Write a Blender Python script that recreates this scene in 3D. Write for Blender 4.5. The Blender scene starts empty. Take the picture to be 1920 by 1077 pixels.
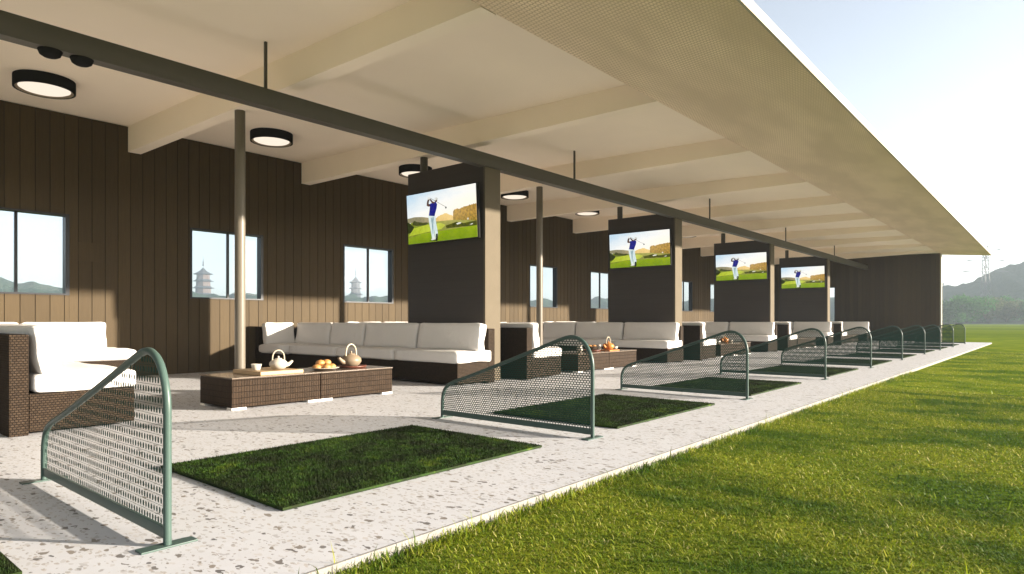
import bpy, bmesh, math, random
import numpy as np
from mathutils import Vector, Matrix
R = math.radians
random.seed(7); rng = np.random.default_rng(7)
SC = bpy.context.scene
COL = SC.collection

# ------------------------------------------------------------------ camera
cam = bpy.data.cameras.new('camera'); camo = bpy.data.objects.new('camera', cam); COL.objects.link(camo)
cam.sensor_width = 36; cam.lens = 36*1212/1920; cam.shift_y = 63.5/1920
cam.clip_start = .05; cam.clip_end = 6000
camo.location = (0, 0, 1); camo.rotation_euler = (R(90), 0, R(40.1))
SC.camera = camo

# ------------------------------------------------------------------ light
EXPO = 2.14
SUN_EL = R(11.7)
sv = Vector((1, .66, 0)).normalized()*math.cos(SUN_EL) + Vector((0, 0, math.sin(SUN_EL)))
sl = bpy.data.lights.new('sun', 'SUN'); sl.energy = 5.0; sl.angle = R(.9); sl.color = (1, .885, .74)
so = bpy.data.objects.new('sun', sl); COL.objects.link(so); so.rotation_euler = sv.to_track_quat('Z', 'Y').to_euler()
W = bpy.data.worlds.new('World'); SC.world = W; W.use_nodes = True
wt = W.node_tree; wt.nodes.clear()
sky = wt.nodes.new('ShaderNodeTexSky'); sky.sky_type = 'NISHITA'; sky.sun_disc = False
sky.sun_elevation = SUN_EL; sky.sun_rotation = math.atan2(sv.x, sv.y)
sky.air_density = .8; sky.dust_density = 1.6; sky.ozone_density = 1.0
bg = wt.nodes.new('ShaderNodeBackground'); bg.inputs['Strength'].default_value = .074
wo = wt.nodes.new('ShaderNodeOutputWorld')
hs = wt.nodes.new('ShaderNodeHueSaturation'); hs.inputs['Saturation'].default_value = .5
wt.links.new(sky.outputs[0], hs.inputs['Color']); wt.links.new(hs.outputs[0], bg.inputs[0]); wt.links.new(bg.outputs[0], wo.inputs[0])
SC.view_settings.view_transform = 'Standard'; SC.view_settings.look = 'None'
SC.view_settings.exposure = EXPO; SC.view_settings.gamma = 1
SC.render.engine = 'CYCLES'
cy = SC.cycles
cy.use_denoising = True; cy.max_bounces = 8; cy.diffuse_bounces = 5; cy.glossy_bounces = 3
cy.transparent_max_bounces = 24; cy.volume_bounces = 1; cy.caustics_reflective = False; cy.caustics_refractive = False
cy.sample_clamp_indirect = 6

# ------------------------------------------------------------------ node helpers
class T:
    def __init__(s, name):
        s.m = bpy.data.materials.new(name); s.m.use_nodes = True
        s.t = s.m.node_tree; s.t.nodes.clear()
        s.out = s.t.nodes.new('ShaderNodeOutputMaterial')
    def n(s, typ, _p=None, **inp):
        nd = s.t.nodes.new('ShaderNode'+typ)
        for k, v in (_p or {}).items(): setattr(nd, k, v)
        for k, v in inp.items():
            key = int(k[1:]) if k[0] == 'i' and k[1:].isdigit() else k.replace('_', ' ')
            s.set(nd.inputs[key], v)
        return nd
    def set(s, sock, v):
        if hasattr(v, 'bl_idname') and 'Socket' in v.bl_idname: s.t.links.new(v, sock)
        elif hasattr(v, 'outputs'): s.t.links.new(v.outputs[0], sock)
        else:
            if sock.type == 'RGBA' and len(v) == 3: v = (*v, 1)
            sock.default_value = v
    def math(s, op, a, b=0., c=0.): return s.n('Math', {'operation': op}, i0=a, i1=b, i2=c).outputs[0]
    def mix(s, f, a, b, bt='MIX'):
        nd = s.n('Mix', {'data_type': 'RGBA', 'blend_type': bt}); s.set(nd.inputs[0], f)
        s.set(nd.inputs[6], a); s.set(nd.inputs[7], b); return nd.outputs[2]
    def ramp(s, f, stops, interp='LINEAR'):
        nd = s.n('ValToRGB'); s.set(nd.inputs[0], f); cr = nd.color_ramp; cr.interpolation = interp
        while len(cr.elements) < len(stops): cr.elements.new(1)
        for e, (p, c) in zip(cr.elements, stops):
            e.position = p; e.color = (*c, 1) if len(c) == 3 else c
        return nd.outputs[0]
    def obj(s): return s.n('TexCoord').outputs['Object']
    def pos(s): return s.n('NewGeometry').outputs['Position']
    def island(s): return s.n('NewGeometry').outputs['Random Per Island']
    def map(s, v, scale=(1, 1, 1), loc=(0, 0, 0)):
        return s.n('Mapping', Vector=v, Scale=scale, Location=loc).outputs[0]
    def noise(s, v, scale, detail=4., rough=.55, dist=0.):
        return s.n('TexNoise', Vector=v, Scale=scale, Detail=detail, Roughness=rough, Distortion=dist).outputs[0]
    def bump(s, h, st=.3, d=.01): return s.n('Bump', Strength=st, Distance=d, Height=h).outputs[0]
    def pbr(s, col, rough=.6, normal=None, metal=0., spec=.5, **kw):
        b = s.n('BsdfPrincipled', Base_Color=col, Roughness=rough, Metallic=metal)
        b.inputs['Specular IOR Level'].default_value = spec
        if normal is not None: s.set(b.inputs['Normal'], normal)
        for k, v in kw.items(): s.set(b.inputs[k.replace('_', ' ')], v)
        s.t.links.new(b.outputs[0], s.out.inputs[0]); return s.m
    def surf(s, sh): s.t.links.new(sh.outputs[0], s.out.inputs[0]); return s.m

def emis(name, col, st):
    t = T(name); return t.surf(t.n('Emission', Color=col, Strength=st))

def m_simple(name, col, rough=.5, var=.12, scale=6., metal=0., bump=.05, spec=.25):
    t = T(name); p = t.obj(); n = t.noise(p, scale, 5)
    c = t.mix(n, tuple(x*(1-var) for x in col), tuple(min(1, x*(1+var)) for x in col))
    n2 = t.noise(p, scale*12, 3)
    return t.pbr(c, rough, t.bump(n2, bump, .004), metal, spec)

M = {}
def mats():
    # plaster ceiling
    M['ceiling'] = m_simple('ceiling_plaster', (.90, .79, .665), .85, .05, 1.2, 0, .08)
    M['fascia'] = m_simple('fascia_cream', (.42, .38, .31), .6, .04, 2)
    # vertical dark boards
    t = T('dark_timber_boards'); p = t.pos()
    st = t.noise(t.map(p, (9, 9, .5)), 6, 5, .6); isl = t.island()
    c = t.mix(st, (.056, .040, .0225), (.087, .063, .034))
    c = t.mix(t.math('MULTIPLY', isl, .35), c, (.030, .023, .016))
    M['boards'] = t.pbr(c, .55, t.bump(st, .15, .004), spec=.06)
    M['groove'] = m_simple('board_backing', (.02, .017, .013), .8)
    # partition planks (horizontal)
    t = T('partition_planks'); p = t.obj()
    br = t.n('TexBrick', {'offset': .5}, Vector=t.n('CombineXYZ', X=t.n('SeparateXYZ', Vector=p).outputs[0], Y=t.n('SeparateXYZ', Vector=p).outputs[2]).outputs[0],
             Color1=(.036, .029, .025), Color2=(.03, .024, .021), Mortar=(.018, .014, .011), Scale=1., Mortar_Size=.0035, Brick_Width=2.4, Row_Height=.13)
    n = t.noise(t.map(p, (1, 1, 14)), 5, 4)
    c = t.mix(.35, br.outputs[0], t.mix(n, (.02, .016, .014), (.045, .036, .031)))
    M['planks'] = t.pbr(c, .5, t.bump(t.math('SUBTRACT', n, t.math('MULTIPLY', br.outputs[1], 2)), .2, .003), spec=.35)
    M['endcap'] = m_simple('partition_end_cladding', (.11, .092, .066), .8, .1, 3, 0, .1, .08)
    M['steel'] = m_simple('painted_steel', (.075, .068, .055), .45, .1, 4, 0, .03)
    M['column'] = m_simple('column_paint', (.13, .112, .086), .4, .06, 3, 0, .02)
    M['black'] = m_simple('black_metal', (.012, .0115, .011), .75, .2, 5, 0, .05, .04)
    M['frame'] = m_simple('window_frame_black', (.02, .022, .028), .35, .15, 5)
    M['lamp'] = emis('lamp_diffuser', (1, .86, .70), 1.05*2**-EXPO)
    M['lampinner'] = m_simple('lamp_inner', (.22, .18, .13), .5)
    # expanded mesh soffit
    t = T('woven_soffit_mesh'); p = t.pos(); sx = t.n('SeparateXYZ', Vector=p)
    a = t.math('ABSOLUTE', t.math('SINE', t.math('MULTIPLY', sx.outputs[1], math.pi/.058)))
    rowph = t.math('MULTIPLY', t.math('FLOOR', t.math('DIVIDE', sx.outputs[1], .058)), .5)
    b = t.math('ABSOLUTE', t.math('SINE', t.math('MULTIPLY', t.math('ADD', t.math('DIVIDE', sx.outputs[0], .033), rowph), math.pi)))
    hole = t.math('MULTIPLY', t.math('POWER', a, .6), t.math('POWER', b, .6))
    wv = t.noise(t.map(p, (1.3, .35, 0)), 1.4, 2)
    c = t.ramp(hole, [(0, (.40, .28, .19)), (.30, (.64, .49, .35)), (.5, (.88, .70, .54)), (1, (.90, .74, .58))])
    c = t.mix(t.ramp(wv, [(.38, (0, 0, 0)), (.62, (.75, .75, .75))]), c, (.64, .50, .37))
    M['soffit'] = t.pbr(c, .7, t.bump(hole, .5, .01))
    # terrazzo
    t = T('terrazzo'); p = t.pos()
    def chips(scale, thr, seed, rad):
        v = t.n('TexVoronoi', {'feature': 'F1'}, Vector=t.n('VectorMath', {'operation': 'ADD'}, i0=t.map(p, (.75, 1.5, 1), (seed, seed*.7, 0)),
              i1=t.n('VectorMath', {'operation': 'SCALE'}, i0=t.n('TexNoise', Vector=p, Scale=scale*1.1, Detail=2.).outputs[1], Scale=1.3/scale).outputs[0]).outputs[0], Scale=scale, Randomness=1.)
        sep = t.n('SeparateColor', Color=v.outputs['Color'])
        on = t.math('GREATER_THAN', sep.outputs[0], thr)
        rr = t.math('MULTIPLY_ADD', sep.outputs[1], rad*.7, rad*.45)
        ins = t.math('LESS_THAN', v.outputs['Distance'], rr)
        return t.math('MULTIPLY', on, ins), sep.outputs[2]
    base = t.mix(t.noise(p, 3.5, 5), (.47, .477, .50), (.565, .573, .60))
    base = t.mix(t.math('MULTIPLY', t.noise(p, 22, 3), .35), base, (.45, .42, .40))
    m1, r1 = chips(17, .60, 3.1, .36); m2, r2 = chips(36, .42, 9.7, .38); m3, r3 = chips(24, .58, 5.3, .44)
    c = t.mix(t.math('MULTIPLY', m3, .8), base, t.ramp(r3, [(0, (.40, .35, .30)), (.5, (.47, .45, .44)), (1, (.33, .32, .32))]))
    c = t.mix(t.math('MULTIPLY', m2, .8), c, t.ramp(r2, [(0, (.20, .19, .18)), (.5, (.33, .29, .25)), (1, (.24, .235, .24))]))
    c = t.mix(t.math('MULTIPLY', m1, .97), c, t.ramp(r1, [(0, (.07, .065, .065)), (.5, (.13, .12, .115)), (.8, (.22, .19, .16)), (1, (.09, .09, .095))]))
    rg = t.math('MULTIPLY_ADD', t.noise(p, 8, 4), .2, .42)
    M['terrazzo'] = t.pbr(c, rg, t.bump(t.noise(p, 60, 3), .06, .003), spec=.35)
    M['edge'] = m_simple('edge_darkened_for_sun', (.23, .22, .20), .8, .3, 9, 0, .4, .1)  # slab side painted darker to hold down the direct sun on it
    # lawn soil/grass sheet
    t = T('lawn_turf'); p = t.pos(); d = t.n('VectorMath', {'operation': 'LENGTH'}, i0=p).outputs['Value']
    n1 = t.noise(t.map(p, (.55, .9, 1)), 1.3, 5, .6); n2 = t.noise(p, 9, 5, .65); n3 = t.noise(p, 95, 3, .7)
    c = t.ramp(n1, [(.38, (.07, .125, .010)), (.52, (.18, .225, .018)), (.66, (.27, .285, .03))])
    c = t.mix(t.math('MULTIPLY', n2, .5), c, (.15, .20, .03))
    c = t.mix(t.math('MULTIPLY', n3, .55), c, (.06, .09, .012))
    yy = t.n('SeparateXYZ', Vector=p).outputs[1]
    stripe = t.math('GREATER_THAN', t.math('SINE', t.math('MULTIPLY', yy, 2*math.pi/46)), .35)
    far = t.n('MapRange', Value=d, From_Min=35., From_Max=70.).outputs[0]
    c = t.mix(t.math('MULTIPLY', far, .75), c, t.mix(stripe, (.105, .14, .006), (.07, .105, .004)))
    M['lawn'] = t.pbr(c, .85, t.bump(t.math('ADD', n3, n2), .7, .02), spec=.0)
    # blades
    t = T('grass_blade'); i = t.island(); p = t.pos()
    n1 = t.noise(t.map(p, (.55, .9, 1)), 1.3, 5, .6)
    c = t.ramp(i, [(0, (.085, .15, .007)), (.35, (.17, .23, .010)), (.7, (.27, .295, .018)), (.9, (.38, .37, .05)), (1, (.60, .53, .22))])
    c = t.mix(t.ramp(n1, [(.40, (.85, .85, .85)), (.53, (.08, .08, .08)), (1, (0, 0, 0))]), c, (.035, .095, .010))
    b = t.n('BsdfPrincipled', Base_Color=c, Roughness=.6); b.inputs['Specular IOR Level'].default_value = .25
    tr = t.n('BsdfTranslucent', Color=c)
    M['blade'] = t.surf(t.n('MixShader', i0=.4, i1=b.outputs[0], i2=tr.outputs[0]))
    # mat turf
    t = T('mat_turf_pile'); p = t.obj(); i = t.island()
    n = t.noise(p, 2.6, 7, .72); n2 = t.noise(p, 16, 4, .7)
    c = t.ramp(n, [(.3, (.002, .0035, .001)), (.44, (.006, .013, .002)), (.56, (.020, .054, .003)), (.64, (.080, .118, .007))])
    c = t.mix(t.ramp(n2, [(.4, (0, 0, 0)), (.66, (.7, .7, .7))]), c, (.011, .009, .003))
    c = t.mix(t.math('MULTIPLY', i, .35), c, (.015, .03, .004))
    M['pile'] = t.pbr(c, .75, spec=.15)
    M['matbase'] = m_simple('mat_backing', (.012, .02, .010), .9)
    # fence
    M['tube'] = m_simple('green_tube_paint', (.05, .082, .070), .35, .06, 5, 0, .03)
    M['net'] = m_simple('green_net', (.016, .052, .039), .7, .15, 30, 0, .05, .1)
    # wicker
    def wicker(name, bw, rh, off, c1, c2, mo):
        t = T(name); p = t.obj(); s = t.n('SeparateXYZ', Vector=p)
        uv = t.n('CombineXYZ', X=t.math('ADD', s.outputs[0], s.outputs[1]), Y=s.outputs[2]).outputs[0]
        br = t.n('TexBrick', {'offset': off}, Vector=uv, Color1=c1, Color2=c2, Mortar=mo, Scale=1., Mortar_Size=bw*.13, Mortar_Smooth=.6, Brick_Width=bw, Row_Height=rh)
        n = t.noise(p, 70, 3)
        c = t.mix(t.math('MULTIPLY', n, .6), br.outputs[0], tuple(x*.45 for x in c1))
        h = t.math('SUBTRACT', t.math('MULTIPLY', n, .5), br.outputs[1])
        return t.pbr(c, .7, t.bump(h, .9, .008), spec=.1)
    M['wicker'] = wicker('wicker_dark', .03, .021, .5, (.050, .033, .020), (.028, .018, .011), (.005, .0035, .0025))
    M['wickert'] = wicker('wicker_table', .032, .066, 0., (.042, .026, .015), (.027, .0165, .0095), (.008, .0045, .002))
    t = T('table_glass_top'); p = t.obj()
    M['tabletop'] = t.pbr(t.mix(t.noise(p, 14, 4), (.11, .085, .065), (.16, .125, .095)), .12, spec=.6)
    # cushions
    t = T('cushion_fabric'); p = t.obj(); n = t.noise(p, 2.2, 3); w = t.noise(p, 240, 2)
    c = t.mix(n, (.64, .615, .59), (.70, .675, .65))
    h = t.math('ADD', t.math('MULTIPLY', w, .10), t.noise(t.map(p, (1, 1, .6)), 5.0, 4, .55, 1.4))
    M['fabric'] = t.pbr(c, .85, t.bump(h, .6, .03), spec=.2)
    M['foot'] = m_simple('white_foot', (.75, .72, .68), .5)
    M['lightwood'] = None
    t = T('pale_oak'); p = t.obj(); n = t.noise(t.map(p, (14, 2, 14)), 4, 4)
    M['lightwood'] = t.pbr(t.mix(n, (.26, .165, .07), (.34, .225, .105)), .5)
    M['ceramic'] = m_simple('cream_ceramic', (.40, .36, .30), .35, .06, 8)
    M['kettle'] = m_simple('tan_stoneware', (.20, .15, .10), .4, .1, 9)
    M['rattan'] = m_simple('rattan_handle', (.42, .36, .26), .6, .15, 30)
    M['redwood'] = m_simple('dark_red_wood', (.10, .035, .022), .4, .25, 10)
    t = T('baked_pastry'); p = t.obj(); nz = t.n('SeparateXYZ', Vector=t.n('NewGeometry').outputs['Normal']).outputs[2]
    M['pastry'] = t.pbr(t.mix(t.noise(p, 26, 4), (.34, .135, .03), (.46, .25, .085)), .5, t.bump(t.noise(p, 60, 3), .3, .004))
    M['orange'] = m_simple('orange_glaze', (.42, .16, .04), .4, .15, 20)
    # glass
    t = T('window_glass')
    fr = t.n('Fresnel', IOR=t.math('MULTIPLY_ADD', t.n('NewGeometry').outputs['Backfacing'], 1/1.45-1.45, 1.45)); gl = t.n('BsdfGlossy', Color=(.16, .16, .17), Roughness=.02)
    trn = t.n('BsdfTransparent', Color=(.93, .95, .97))
    M['glass'] = t.surf(t.n('MixShader', i0=fr.outputs[0], i1=trn.outputs[0], i2=gl.outputs[0]))
    # far things
    t = T('wooded_hill'); p = t.pos(); n = t.noise(p, .05, 6, .7); n2 = t.noise(p, .012, 3)
    c = t.mix(n, (.014, .035, .018), (.035, .065, .035)); c = t.mix(t.math('MULTIPLY', n2, .35), c, (.055, .06, .04))
    M['hill'] = t.pbr(c, .95, t.bump(n, 1., 6.), spec=.05)
    for k, (a, b) in dict(leaf_green=((.02, .085, .012), (.05, .145, .025)), leaf_olive=((.05, .075, .025), (.10, .115, .05)), leaf_dark=((.02, .04, .014), (.045, .07, .025))).items():
        t = T(k); c = t.mix(t.island(), a, b)
        bb = t.n('BsdfDiffuse', Color=c); tr = t.n('BsdfTranslucent', Color=c)
        M[k] = t.surf(t.n('MixShader', i0=.35, i1=bb.outputs[0], i2=tr.outputs[0]))
    M['bark'] = m_simple('bark', (.045, .035, .025), .9, .3, 3)
    M['pylon'] = m_simple('galvanised_steel', (.05, .055, .06), .5)
    M['pagwall'] = m_simple('pagoda_wall', (.085, .060, .050), .8, .1, .3)
    M['pagroof'] = m_simple('pagoda_roof_tiles', (.035, .037, .04), .8, .1, .3)
mats()

# ------------------------------------------------------------------ mesh helpers
class MB:
    def __init__(s): s.v = []; s.f = []; s.mi = []; s.sm = []
    def add(s, vs, fs, mi=0, smooth=False):
        o = len(s.v); s.v += [tuple(v) for v in vs]
        for f in fs: s.f.append(tuple(i+o for i in f)); s.mi.append(mi); s.sm.append(smooth)
    def box(s, x0, x1, y0, y1, z0, z1, mi=0, b=0.):
        if b <= 0:
            s.add([(x0, y0, z0), (x1, y0, z0), (x1, y1, z0), (x0, y1, z0), (x0, y0, z1), (x1, y0, z1), (x1, y1, z1), (x0, y1, z1)],
                  [(0, 3, 2, 1), (4, 5, 6, 7), (0, 1, 5, 4), (1, 2, 6, 5), (2, 3, 7, 6), (3, 0, 4, 7)], mi); return
        bm = bmesh.new(); bmesh.ops.create_cube(bm, size=1)
        for v in bm.verts: v.co = ((x0+x1)/2+v.co.x*(x1-x0), (y0+y1)/2+v.co.y*(y1-y0), (z0+z1)/2+v.co.z*(z1-z0))
        bmesh.ops.bevel(bm, geom=bm.edges[:], offset=b, segments=2, affect='EDGES', profile=.6)
        bm.verts.index_update()
        s.add([v.co[:] for v in bm.verts], [[v.index for v in f.verts] for f in bm.faces], mi); bm.free()
    def prism_y(s, prof, y0, y1, mi=0):     # profile in XZ extruded along Y
        n = len(prof)
        vs = [(x, y0, z) for x, z in prof]+[(x, y1, z) for x, z in prof]
        fs = [tuple(range(n))[::-1], tuple(range(n, 2*n))]+[(i, (i+1) % n, (i+1) % n+n, i+n) for i in range(n)]
        s.add(vs, fs, mi)
    def tube(s, pts, r, seg=10, mi=0, cap=True):
        pts = [Vector(p) for p in pts]; n = len(pts)
        rr = r if isinstance(r, (list, tuple)) else [r]*n
        up = Vector((0, 0, 1)); rings = []; prev = None
        for i, p in enumerate(pts):
            d = (pts[min(i+1, n-1)]-pts[max(i-1, 0)]).normalized()
            if prev is None:
                a = d.cross(up) if abs(d.z) < .95 else d.cross(Vector((1, 0, 0)))
            else: a = prev-d*prev.dot(d)
            a.normalize(); prev = a; b = d.cross(a)
            rings.append([p+(a*math.cos(2*math.pi*k/seg)+b*math.sin(2*math.pi*k/seg))*rr[i] for k in range(seg)])
        vs = [v for rg in rings for v in rg]
        fs = [(i*seg+k, i*seg+(k+1) % seg, (i+1)*seg+(k+1) % seg, (i+1)*seg+k) for i in range(n-1) for k in range(seg)]
        s.add(vs, fs, mi, True)
        if cap: s.add(rings[0], [tuple(range(seg))[::-1]], mi); s.add(rings[-1], [tuple(range(seg))], mi)
    def lathe(s, prof, c=(0, 0, 0), seg=28, mi=0, sx=1., smooth=True, cap=True):
        vs = []; n = len(prof)
        for r, z in prof:
            for k in range(seg):
                a = 2*math.pi*k/seg; vs.append((c[0]+r*math.cos(a)*sx, c[1]+r*math.sin(a), c[2]+z))
        fs = [(i*seg+k, i*seg+(k+1) % seg, (i+1)*seg+(k+1) % seg, (i+1)*seg+k) for i in range(n-1) for k in range(seg)]
        s.add(vs, fs, mi, smooth)
        if not cap: return
        if prof[0][0] > 1e-4: s.add(vs[:seg], [tuple(range(seg))[::-1]], mi)
        if prof[-1][0] > 1e-4: s.add(vs[-seg:], [tuple(range(seg))], mi)
    def mesh(s, name, mats_):
        me = bpy.data.meshes.new(name); me.from_pydata(s.v, [], s.f)
        for m in (mats_ if isinstance(mats_, (list, tuple)) else [mats_]): me.materials.append(m)
        me.polygons.foreach_set('material_index', s.mi); me.polygons.foreach_set('use_smooth', s.sm); me.update(); return me
    def build(s, name, mats_, parent=None, loc=None):
        return link(name, s.mesh(name, mats_), parent, loc)
def link(name, me, parent=None, loc=None, rot=None):
    o = bpy.data.objects.new(name, me); COL.objects.link(o)
    if parent: o.parent = parent
    if loc is not None: o.location = loc
    if rot is not None: o.rotation_euler = rot
    return o
def tag(o, label, cat, group=None):
    o['label'] = label; o['category'] = cat
    if group: o['group'] = group
    return o
def thing(name, loc, label, cat, group=None, rz=0.):
    o = bpy.data.objects.new(name, None); COL.objects.link(o); o.location = loc; o.rotation_euler.z = rz
    o.empty_display_size = .1
    return tag(o, label, cat, group)
def copy_tree(o, loc, label, parent=None):
    c = o.copy(); COL.objects.link(c)
    if parent is None:
        c.location = loc; c['label'] = label
    else: c.parent = parent
    for ch in list(o.children): copy_tree(ch, None, None, c)
    return c
def npmesh(name, V, F, m):
    me = bpy.data.meshes.new(name); V = np.asarray(V, np.float32); F = np.asarray(F, np.int32); k = F.shape[1]
    me.vertices.add(len(V)); me.vertices.foreach_set('co', V.ravel())
    me.loops.add(F.size); me.loops.foreach_set('vertex_index', F.ravel())
    me.polygons.add(len(F)); me.polygons.foreach_set('loop_start', np.arange(0, F.size, k, dtype=np.int32))
    me.materials.append(m); me.update(calc_edges=True); me.validate(); return me

P = 6.95          # bay length
Y_END = 37.25
# ------------------------------------------------------------------ ground
def ground():
    mb = MB(); n = 64
    rings = [0, 40, 160, 400, 700, 1000]
    vs = [(0, 0, -.055)]
    for r in rings[1:]:
        vs += [(r*math.cos(2*math.pi*k/n), r*math.sin(2*math.pi*k/n), -.055) for k in range(n)]
    fs = [(0, 1+k, 1+(k+1) % n) for k in range(n)]
    for i in range(len(rings)-2):
        a = 1+i*n; b = a+n
        fs += [(a+k, b+k, b+(k+1) % n, a+(k+1) % n) for k in range(n)]
    mb.add(vs, fs); o = mb.build('lawn', M['lawn']); o['kind'] = 'structure'
    mb = MB(); mb.box(-13.0, -2.280, -6, Y_END-.35, -.25, 0)
    o = mb.build('terrace_pavement', M['terrazzo']); o['kind'] = 'structure'
    mb = MB(); mb.box(-2.2798, -2.262, -6, Y_END-.348, -.25, .0012, 0, .005); mb.build('slab_edge_darkened_for_sun', M['edge'], o)  # slab side split off to carry the colour darkened against sun glare
ground()

def blades(n, xr, yf, L, w, name, seed, lean=1.42):
    r = np.random.default_rng(seed)
    x = r.uniform(xr[0], xr[1], n); y = yf(r.random(n))
    L = r.uniform(L[0], L[1], n)*(1+1.1*(r.random(n) > .965)); a = r.uniform(0, 2*np.pi, n); ln = np.clip(r.normal(lean, .35, n), .1, 1.5)
    w = w*r.uniform(.6, 1.3, n)
    dx, dy = np.cos(a), np.sin(a); px, py = -dy, dx
    B = np.stack([x, y, np.full(n, -.058)], 1)
    hz1, hx1 = L*.55*np.cos(ln*.6), L*.55*np.sin(ln*.6); hz2, hx2 = hz1+L*.45*np.cos(ln*1.35), hx1+L*.45*np.sin(ln*1.35)
    m1 = B+np.stack([dx*hx1, dy*hx1, hz1], 1); m2 = B+np.stack([dx*hx2, dy*hx2, np.maximum(hz2, .004)], 1)
    s = np.stack([px*w, py*w, np.zeros(n)], 1)
    V = np.concatenate([B-s, B+s, m1+s*.8, m1-s*.8, m2], 0)
    i = np.arange(n)
    F = np.concatenate([np.stack([i, i+n, i+2*n], 1), np.stack([i, i+2*n, i+3*n], 1), np.stack([i+3*n, i+2*n, i+4*n], 1)], 0)
    o = link(name, npmesh(name, V, F, M['blade'])); o['kind'] = 'stuff'; o['label'] = 'mown green and straw coloured lawn grass beside the pavement'; o['category'] = 'grass'
    return o
def all_grass():
    # one sward: dense near the camera, thinner with distance
    bl = []
    specs = [(100000, (-2.24, 1.2), lambda u: 1.2+u*3.3, (.014, .042), .0024, 1),
             (110000, (-2.24, 1.5), lambda u: 4.5+u*7.0, (.014, .038), .0034, 2),
             (45000, (-2.24, 3.0), lambda u: 11.5+u*16., (.014, .034), .006, 3)]
    for n, xr, yf, L, w, sd in specs: bl.append(blades(n, xr, yf, L, w, 'lawn_grass', sd))
    bl.append(blades(7000, (-2.262, -2.17), lambda u: 1.2+u**1.6*14, (.035, .085), .0028, 'lawn_grass', 4, 1.0))
    # merge into one object
    bm = bmesh.new()
    for o in bl: bm.from_mesh(o.data)
    me = bpy.data.meshes.new('lawn_grass'); bm.to_mesh(me); bm.free(); me.materials.append(M['blade'])
    for o in bl[1:]: bpy.data.objects.remove(o)
    bl[0].data = me; bl[0].name = 'lawn_grass'
all_grass()

# hills all round, with a higher wooded one beyond the far end
def hills():
    tab = [(-180, 560, 20), (-100, 560, 26), (-84, 560, 33), (-76, 560, 26), (-68, 560, 23), (-60, 560, 23), (-50, 560, 21), (-30, 600, 20),
           (-12, 500, 17), (-6.5, 450, 20.5), (-4.4, 450, 24.5), (-1.7, 450, 32), (3, 450, 41), (12, 450, 45), (30, 500, 34), (60, 600, 25), (180, 560, 20)]
    az = np.radians(np.concatenate([np.arange(-180, -100, 2.), np.arange(-100, 30, .3), np.arange(30, 180.1, 2.)]))
    ta = np.radians([t[0] for t in tab]); rr = np.interp(az, ta, [t[1] for t in tab]); hh = np.interp(az, ta, [t[2] for t in tab])
    fr = np.array([.52, .62, .7, .78, .85, .91, .96, 1., 1.06, 1.2, 1.32]); fz = np.array([-.03, .06, .2, .4, .62, .82, .95, 1., .99, .9, .7])
    r = np.random.default_rng(3); na = len(az); V = []
    for f, z in zip(fr, fz):
        R_ = rr*f; t = r.normal(0, 1, na); t = (t+np.roll(t, 1))*.5*1.3*(z > .1)
        big = 1+.04*np.sin(az*37+f*9)+.03*np.sin(az*83+f*5)
        V.append(np.stack([np.sin(az)*R_, np.cos(az)*R_, z*hh*big+t], 1))
    V = np.concatenate(V); F = []
    for i in range(len(fr)-1):
        k = np.arange(na-1); F.append(np.stack([i*na+k, i*na+k+1, (i+1)*na+k+1, (i+1)*na+k], 1))
    me = npmesh('hills', V, np.concatenate(F)[:, ::-1], M['hill'])
    me.polygons.foreach_set('use_smooth', [True]*len(me.polygons))
    o = link('hills', me); o['kind'] = 'structure'
hills()

# ------------------------------------------------------------------ building
XW = -12.7
win_y = [(2.03+3.475*i, 3.52+3.475*i) for i in range(10)]
WZ0, WZ1 = 1.43, 2.79
B = thing('driving_range_building', (0, 0, 0), 'long open fronted driving range building with dark boarded wall and cream roof', 'building')
def ceil_z(x): return 4.48+(4.28-4.48)*(x-XW)/(-4.45-XW)
def back_wall():
    mb = MB(); core = MB()
    ys = [-6.]; 
    def spans(y):   # solid z spans at this y
        for a, b in win_y:
            if a < y < b: return [(-.1, WZ0), (WZ1, 4.47)]
        return [(-.1, 4.47)]
    eds = sorted(set([-6., Y_END]+[v for w in win_y for v in w]))
    for a, b in zip(eds[:-1], eds[1:]):
        for z0, z1 in spans((a+b)/2): core.box(XW-.16, XW-.012, a, b, z0, z1)
    core.build('wall_core', M['groove'], bw_parent)
    y = -6.; pitch = .2022
    off = 4.057-.0
    k0 = math.floor((-6-off)/pitch)
    k = k0
    while off+k*pitch < Y_END-.02:
        a, b = off+k*pitch+.005, off+(k+1)*pitch-.005; k += 1
        cuts = sorted([a, b]+[v for w in win_y for v in w if a < v < b])
        for c0, c1 in zip(cuts[:-1], cuts[1:]):
            for z0, z1 in spans((c0+c1)/2):
                mb.box(XW-.02, XW+random.uniform(-.0015, .0015), max(c0, -6), min(c1, Y_END), z0+.1 if z0 < 0 else z0, z1)
    mb.v and None
    return mb
bw = MB()
bwm = None
def make_wall():
    global bw_parent
    bw_parent = B
    core_holder = link('back_wall', None, B) if False else None
    mb = back_wall()
    o = mb.build('back_wall', M['boards'], B)
    for c in B.children:
        if c.name.startswith('wall_core'): c.parent = o
    # access plates in the cladding
    pl = MB(); pl.box(XW+.003, XW+.008, 3.65, 3.98, 2.02, 2.34)
    pl.build('access_panel', M['boards'], o)
make_wall()
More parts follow.
